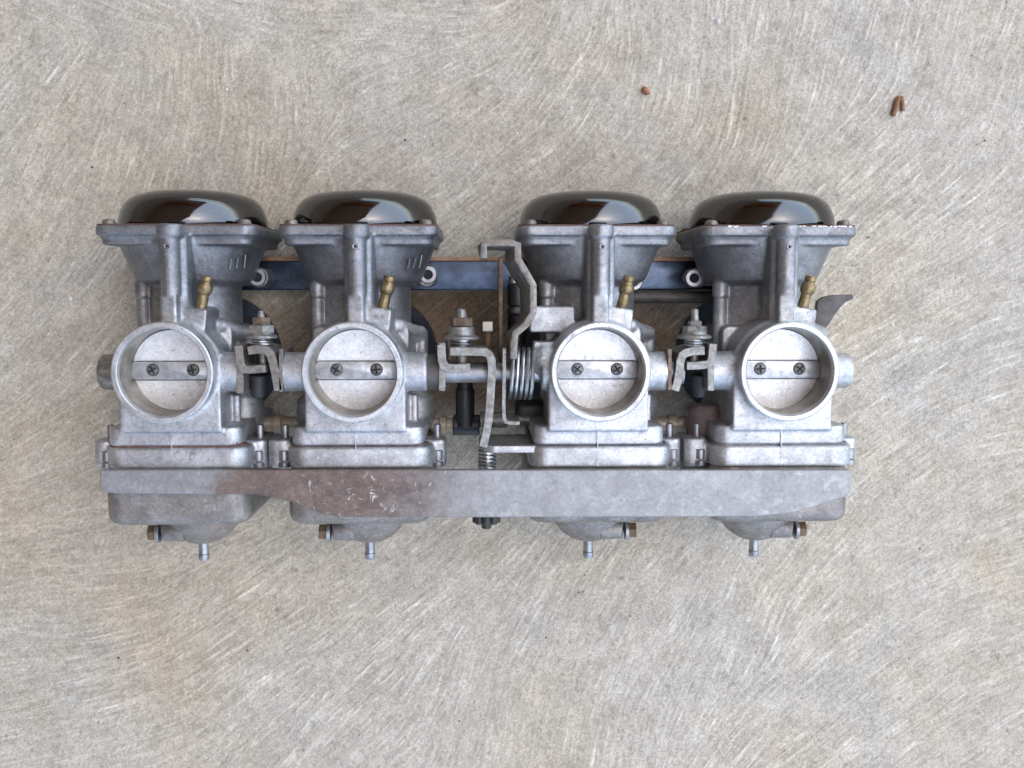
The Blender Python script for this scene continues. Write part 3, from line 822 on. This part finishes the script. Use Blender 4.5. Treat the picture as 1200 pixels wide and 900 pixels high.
b.cyl((p0[0], p0[1] - 3.2, 16), (p0[0], p0[1] + 14, 16), 4.3, None, 24, .3); b.cyl((p0[0], p0[1] - 5.4, 16), (p0[0], p0[1] - 3, 16), 2.0, None, 16, .3)
obj('idle_knob', b, M_blackpl, bank)

# fuel tee between the middle carburettors
b = MB(); p0 = at(545, 500, 44); p1 = at(545, 447, 44)
b.cyl((p0[0], p0[1], 44), (p1[0], p1[1] - 3, 44), 4.1, None, 28, .4); b.cyl((p1[0], p1[1] - 3.4, 44), (p1[0], p1[1], 44), 3.4, None, 24, .4)
tee = obj('fuel_hose', b, M_black, bank)
b = MB(); p0 = at(531, 498, 46); p1 = at(562, 498, 46)
b.cyl((p0[0], p0[1], 46), (p1[0], p1[1], 46), 4.6, None, 28, .4); obj('hose_tee', b, M_black, tee)
b = MB(); p2 = at(505, 495, 46); b.cyl((p2[0], p0[1], 46), (p0[0], p0[1], 46), 3.0, None, 20); b.cyl((p0[0] - 6, p0[1], 46), (p0[0] - 2.6, p0[1], 46), 4.2, None, 24, .4)
obj('fuel_pipe', b, M_tan, tee)
b = MB(); p2 = at(640, 492, 46); p3 = at(562, 492, 46); b.cyl((p3[0], p3[1], 46), (p3[0] + 12, p3[1], 46), 3.6, None, 22, .4); b.cyl((p3[0] + 11, p3[1], 46), (p2[0], p3[1], 46), 2.6, None, 18)
obj('fuel_pipe', b, M_zinc, tee)
b = MB(); p2 = at(622, 485, 50); b.box(p2[0] - 7, p2[0] + 9, p2[1] - 5, p2[1] + 6, 44, 60, 2.5, 3); obj('black_block', b, M_black, tee)  # plain rounded black block next to the fuel pipe
# pipes bridging the outer pairs
for a0, a1 in ((300, 352), (760, 815)):
    p0, p1 = at(a0, 497, 48), at(a1, 497, 48)
    b = MB(); b.cyl((p0[0], p0[1], 48), (p1[0], p1[1], 48), 3.4, None, 20); b.cyl(((p0[0] + p1[0]) / 2 - 2, p0[1], 48), ((p0[0] + p1[0]) / 2 + 2, p0[1], 48), 4.2, None, 20, .3)
    obj('fuel_pipe', b, M_tan, bank)

# dark choke lever at the outer end
b = MB()
ch = [(948, 394), (955, 372), (957, 353), (964, 348), (977, 345.5), (998, 345), (999.5, 350), (990, 354), (982, 362), (974, 374), (960, 394)]
b.prism([at(p[0], p[1], 40) for p in ch], 38.5, 42, 'd', .3)
b.box(at(925, 380, 40)[0], at(958, 380, 40)[0], at(950, 388, 40)[1], at(950, 376, 40)[1], 39, 43, .4)
obj('choke_lever', b, M_choke, bank)

# ------------------------------------------------------------------ bits on the concrete
def bit(name, label, cat, mb, mat, group=None):
    o = obj(name, mb, mat); o['label'] = label; o['category'] = cat
    if group: o['group'] = group
    return o
b = MB(); p = at(757, 106, G - 1.2)
b.lathe((p[0] - 1.6, p[1] + 1.6, G - 1.3), (.7, -.75, 0), [(0, 0), (.8, .3), (1.5, 1.2), (1.75, 2.3), (1.4, 3.6), (.6, 4.4), (0, 4.7)], 16)
bit('seed', 'single small round orange brown seed lying on the concrete', 'seed', b, plain('seed_brown', (.38, .17, .07), 0, .5, .4, 500, .2))
M_twig = plain('twig_brown', (.30, .14, .06), 0, .6, .6, 600, .4)
b = MB(); p0, p1 = at(1053, 114, G - 1), at(1047, 136, G - 1)
b.tube([(p0[0], p0[1], G - 1.3), ((p0[0] + p1[0]) / 2 - .3, (p0[1] + p1[1]) / 2, G - 1.7), (p1[0], p1[1], G - 1.0)], 1.15, 9)
bit('twig_piece', 'longer leaning orange brown twig fragment on the concrete, beside a shorter one', 'twig', b, M_twig)
b = MB(); p0, p1 = at(1055.5, 113, G - 1), at(1058, 130, G - 1)
b.tube([(p0[0], p0[1], G - 1.6), ((p0[0] + p1[0]) / 2 + .2, (p0[1] + p1[1]) / 2, G - 1.2), (p1[0], p1[1], G - .9)], .95, 9)
bit('twig_piece', 'shorter darker twig fragment on the concrete, touching a longer one', 'twig', b, M_twig)

b = MB(); rr = random.Random(5)
for _ in range(170):
    x, y = rr.uniform(-250, 250), rr.uniform(-240, 150); s = rr.uniform(.2, .55)
    b.lathe((x, y, G - s * .4), (rr.uniform(-1, 1), rr.uniform(-1, 1), -1.2), [(0, -s), (s * .8, -s * .5), (s, .1 * s), (s * .7, s * .6), (0, s * .8)], 6)
o = obj('grit', b, plain('sand_grit', (.52, .48, .42), 0, .8, .7, 60, 0))
o['kind'] = 'stuff'; o['label'] = 'fine grains of sand scattered over the concrete'; o['category'] = 'grit'

b = MB()
for px, py, r in ((669, 127, .9), (841, 25, 1.2), (462, 92, .5), (443, 68, .6), (266, 105, .6), (606, 156, .5), (568, 199, .5), (83, 350, .9), (285, 695, .6),
                  (513, 659, .5), (588, 662, .6), (447, 837, .5), (1066, 866, .4), (993, 797, .5), (852, 642, .6), (817, 680, .6), (1046, 380, .7), (1065, 400, .5), (140, 138, .5)):
    q = at(px, py, G); b.lathe((q[0], q[1], G - r * .3), (random.uniform(-.5, .5), random.uniform(-.5, .5), -1), [(0, -r * .5), (r * .8, -r * .3), (r, .1 * r), (r * .6, r * .45), (0, r * .5)], 7)
o = obj('white_flecks', b, plain('white_fleck', (.75, .74, .70), 0, .7, .3, 300, 0)); o['kind'] = 'stuff'
o['label'] = 'tiny white flecks scattered over the concrete'; o['category'] = 'flecks'
b = MB()
for px, py, r in ((1154, 165, 0.55), (108, 196, 0.50), (739, 722, 0.44), (192, 681, 0.39), (538, 845, .5), (475, 164, .6), (139, 771, .6), (1078, 643, .5), (640, 747, .5), (290, 762, .5), (1018, 278, .5)):
    q = at(px, py, G); b.lathe((q[0], q[1], G - r * .3), (random.uniform(-.5, .5), random.uniform(-.5, .5), -1), [(0, -r * .5), (r * .8, -r * .3), (r, .1 * r), (r * .6, r * .45), (0, r * .5)], 7)
o = obj('dark_crumbs', b, plain('dark_crumb', (.07, .06, .05), 0, .8, .3, 300, 0)); o['kind'] = 'stuff'
o['label'] = 'tiny dark crumbs scattered over the concrete'; o['category'] = 'crumbs'
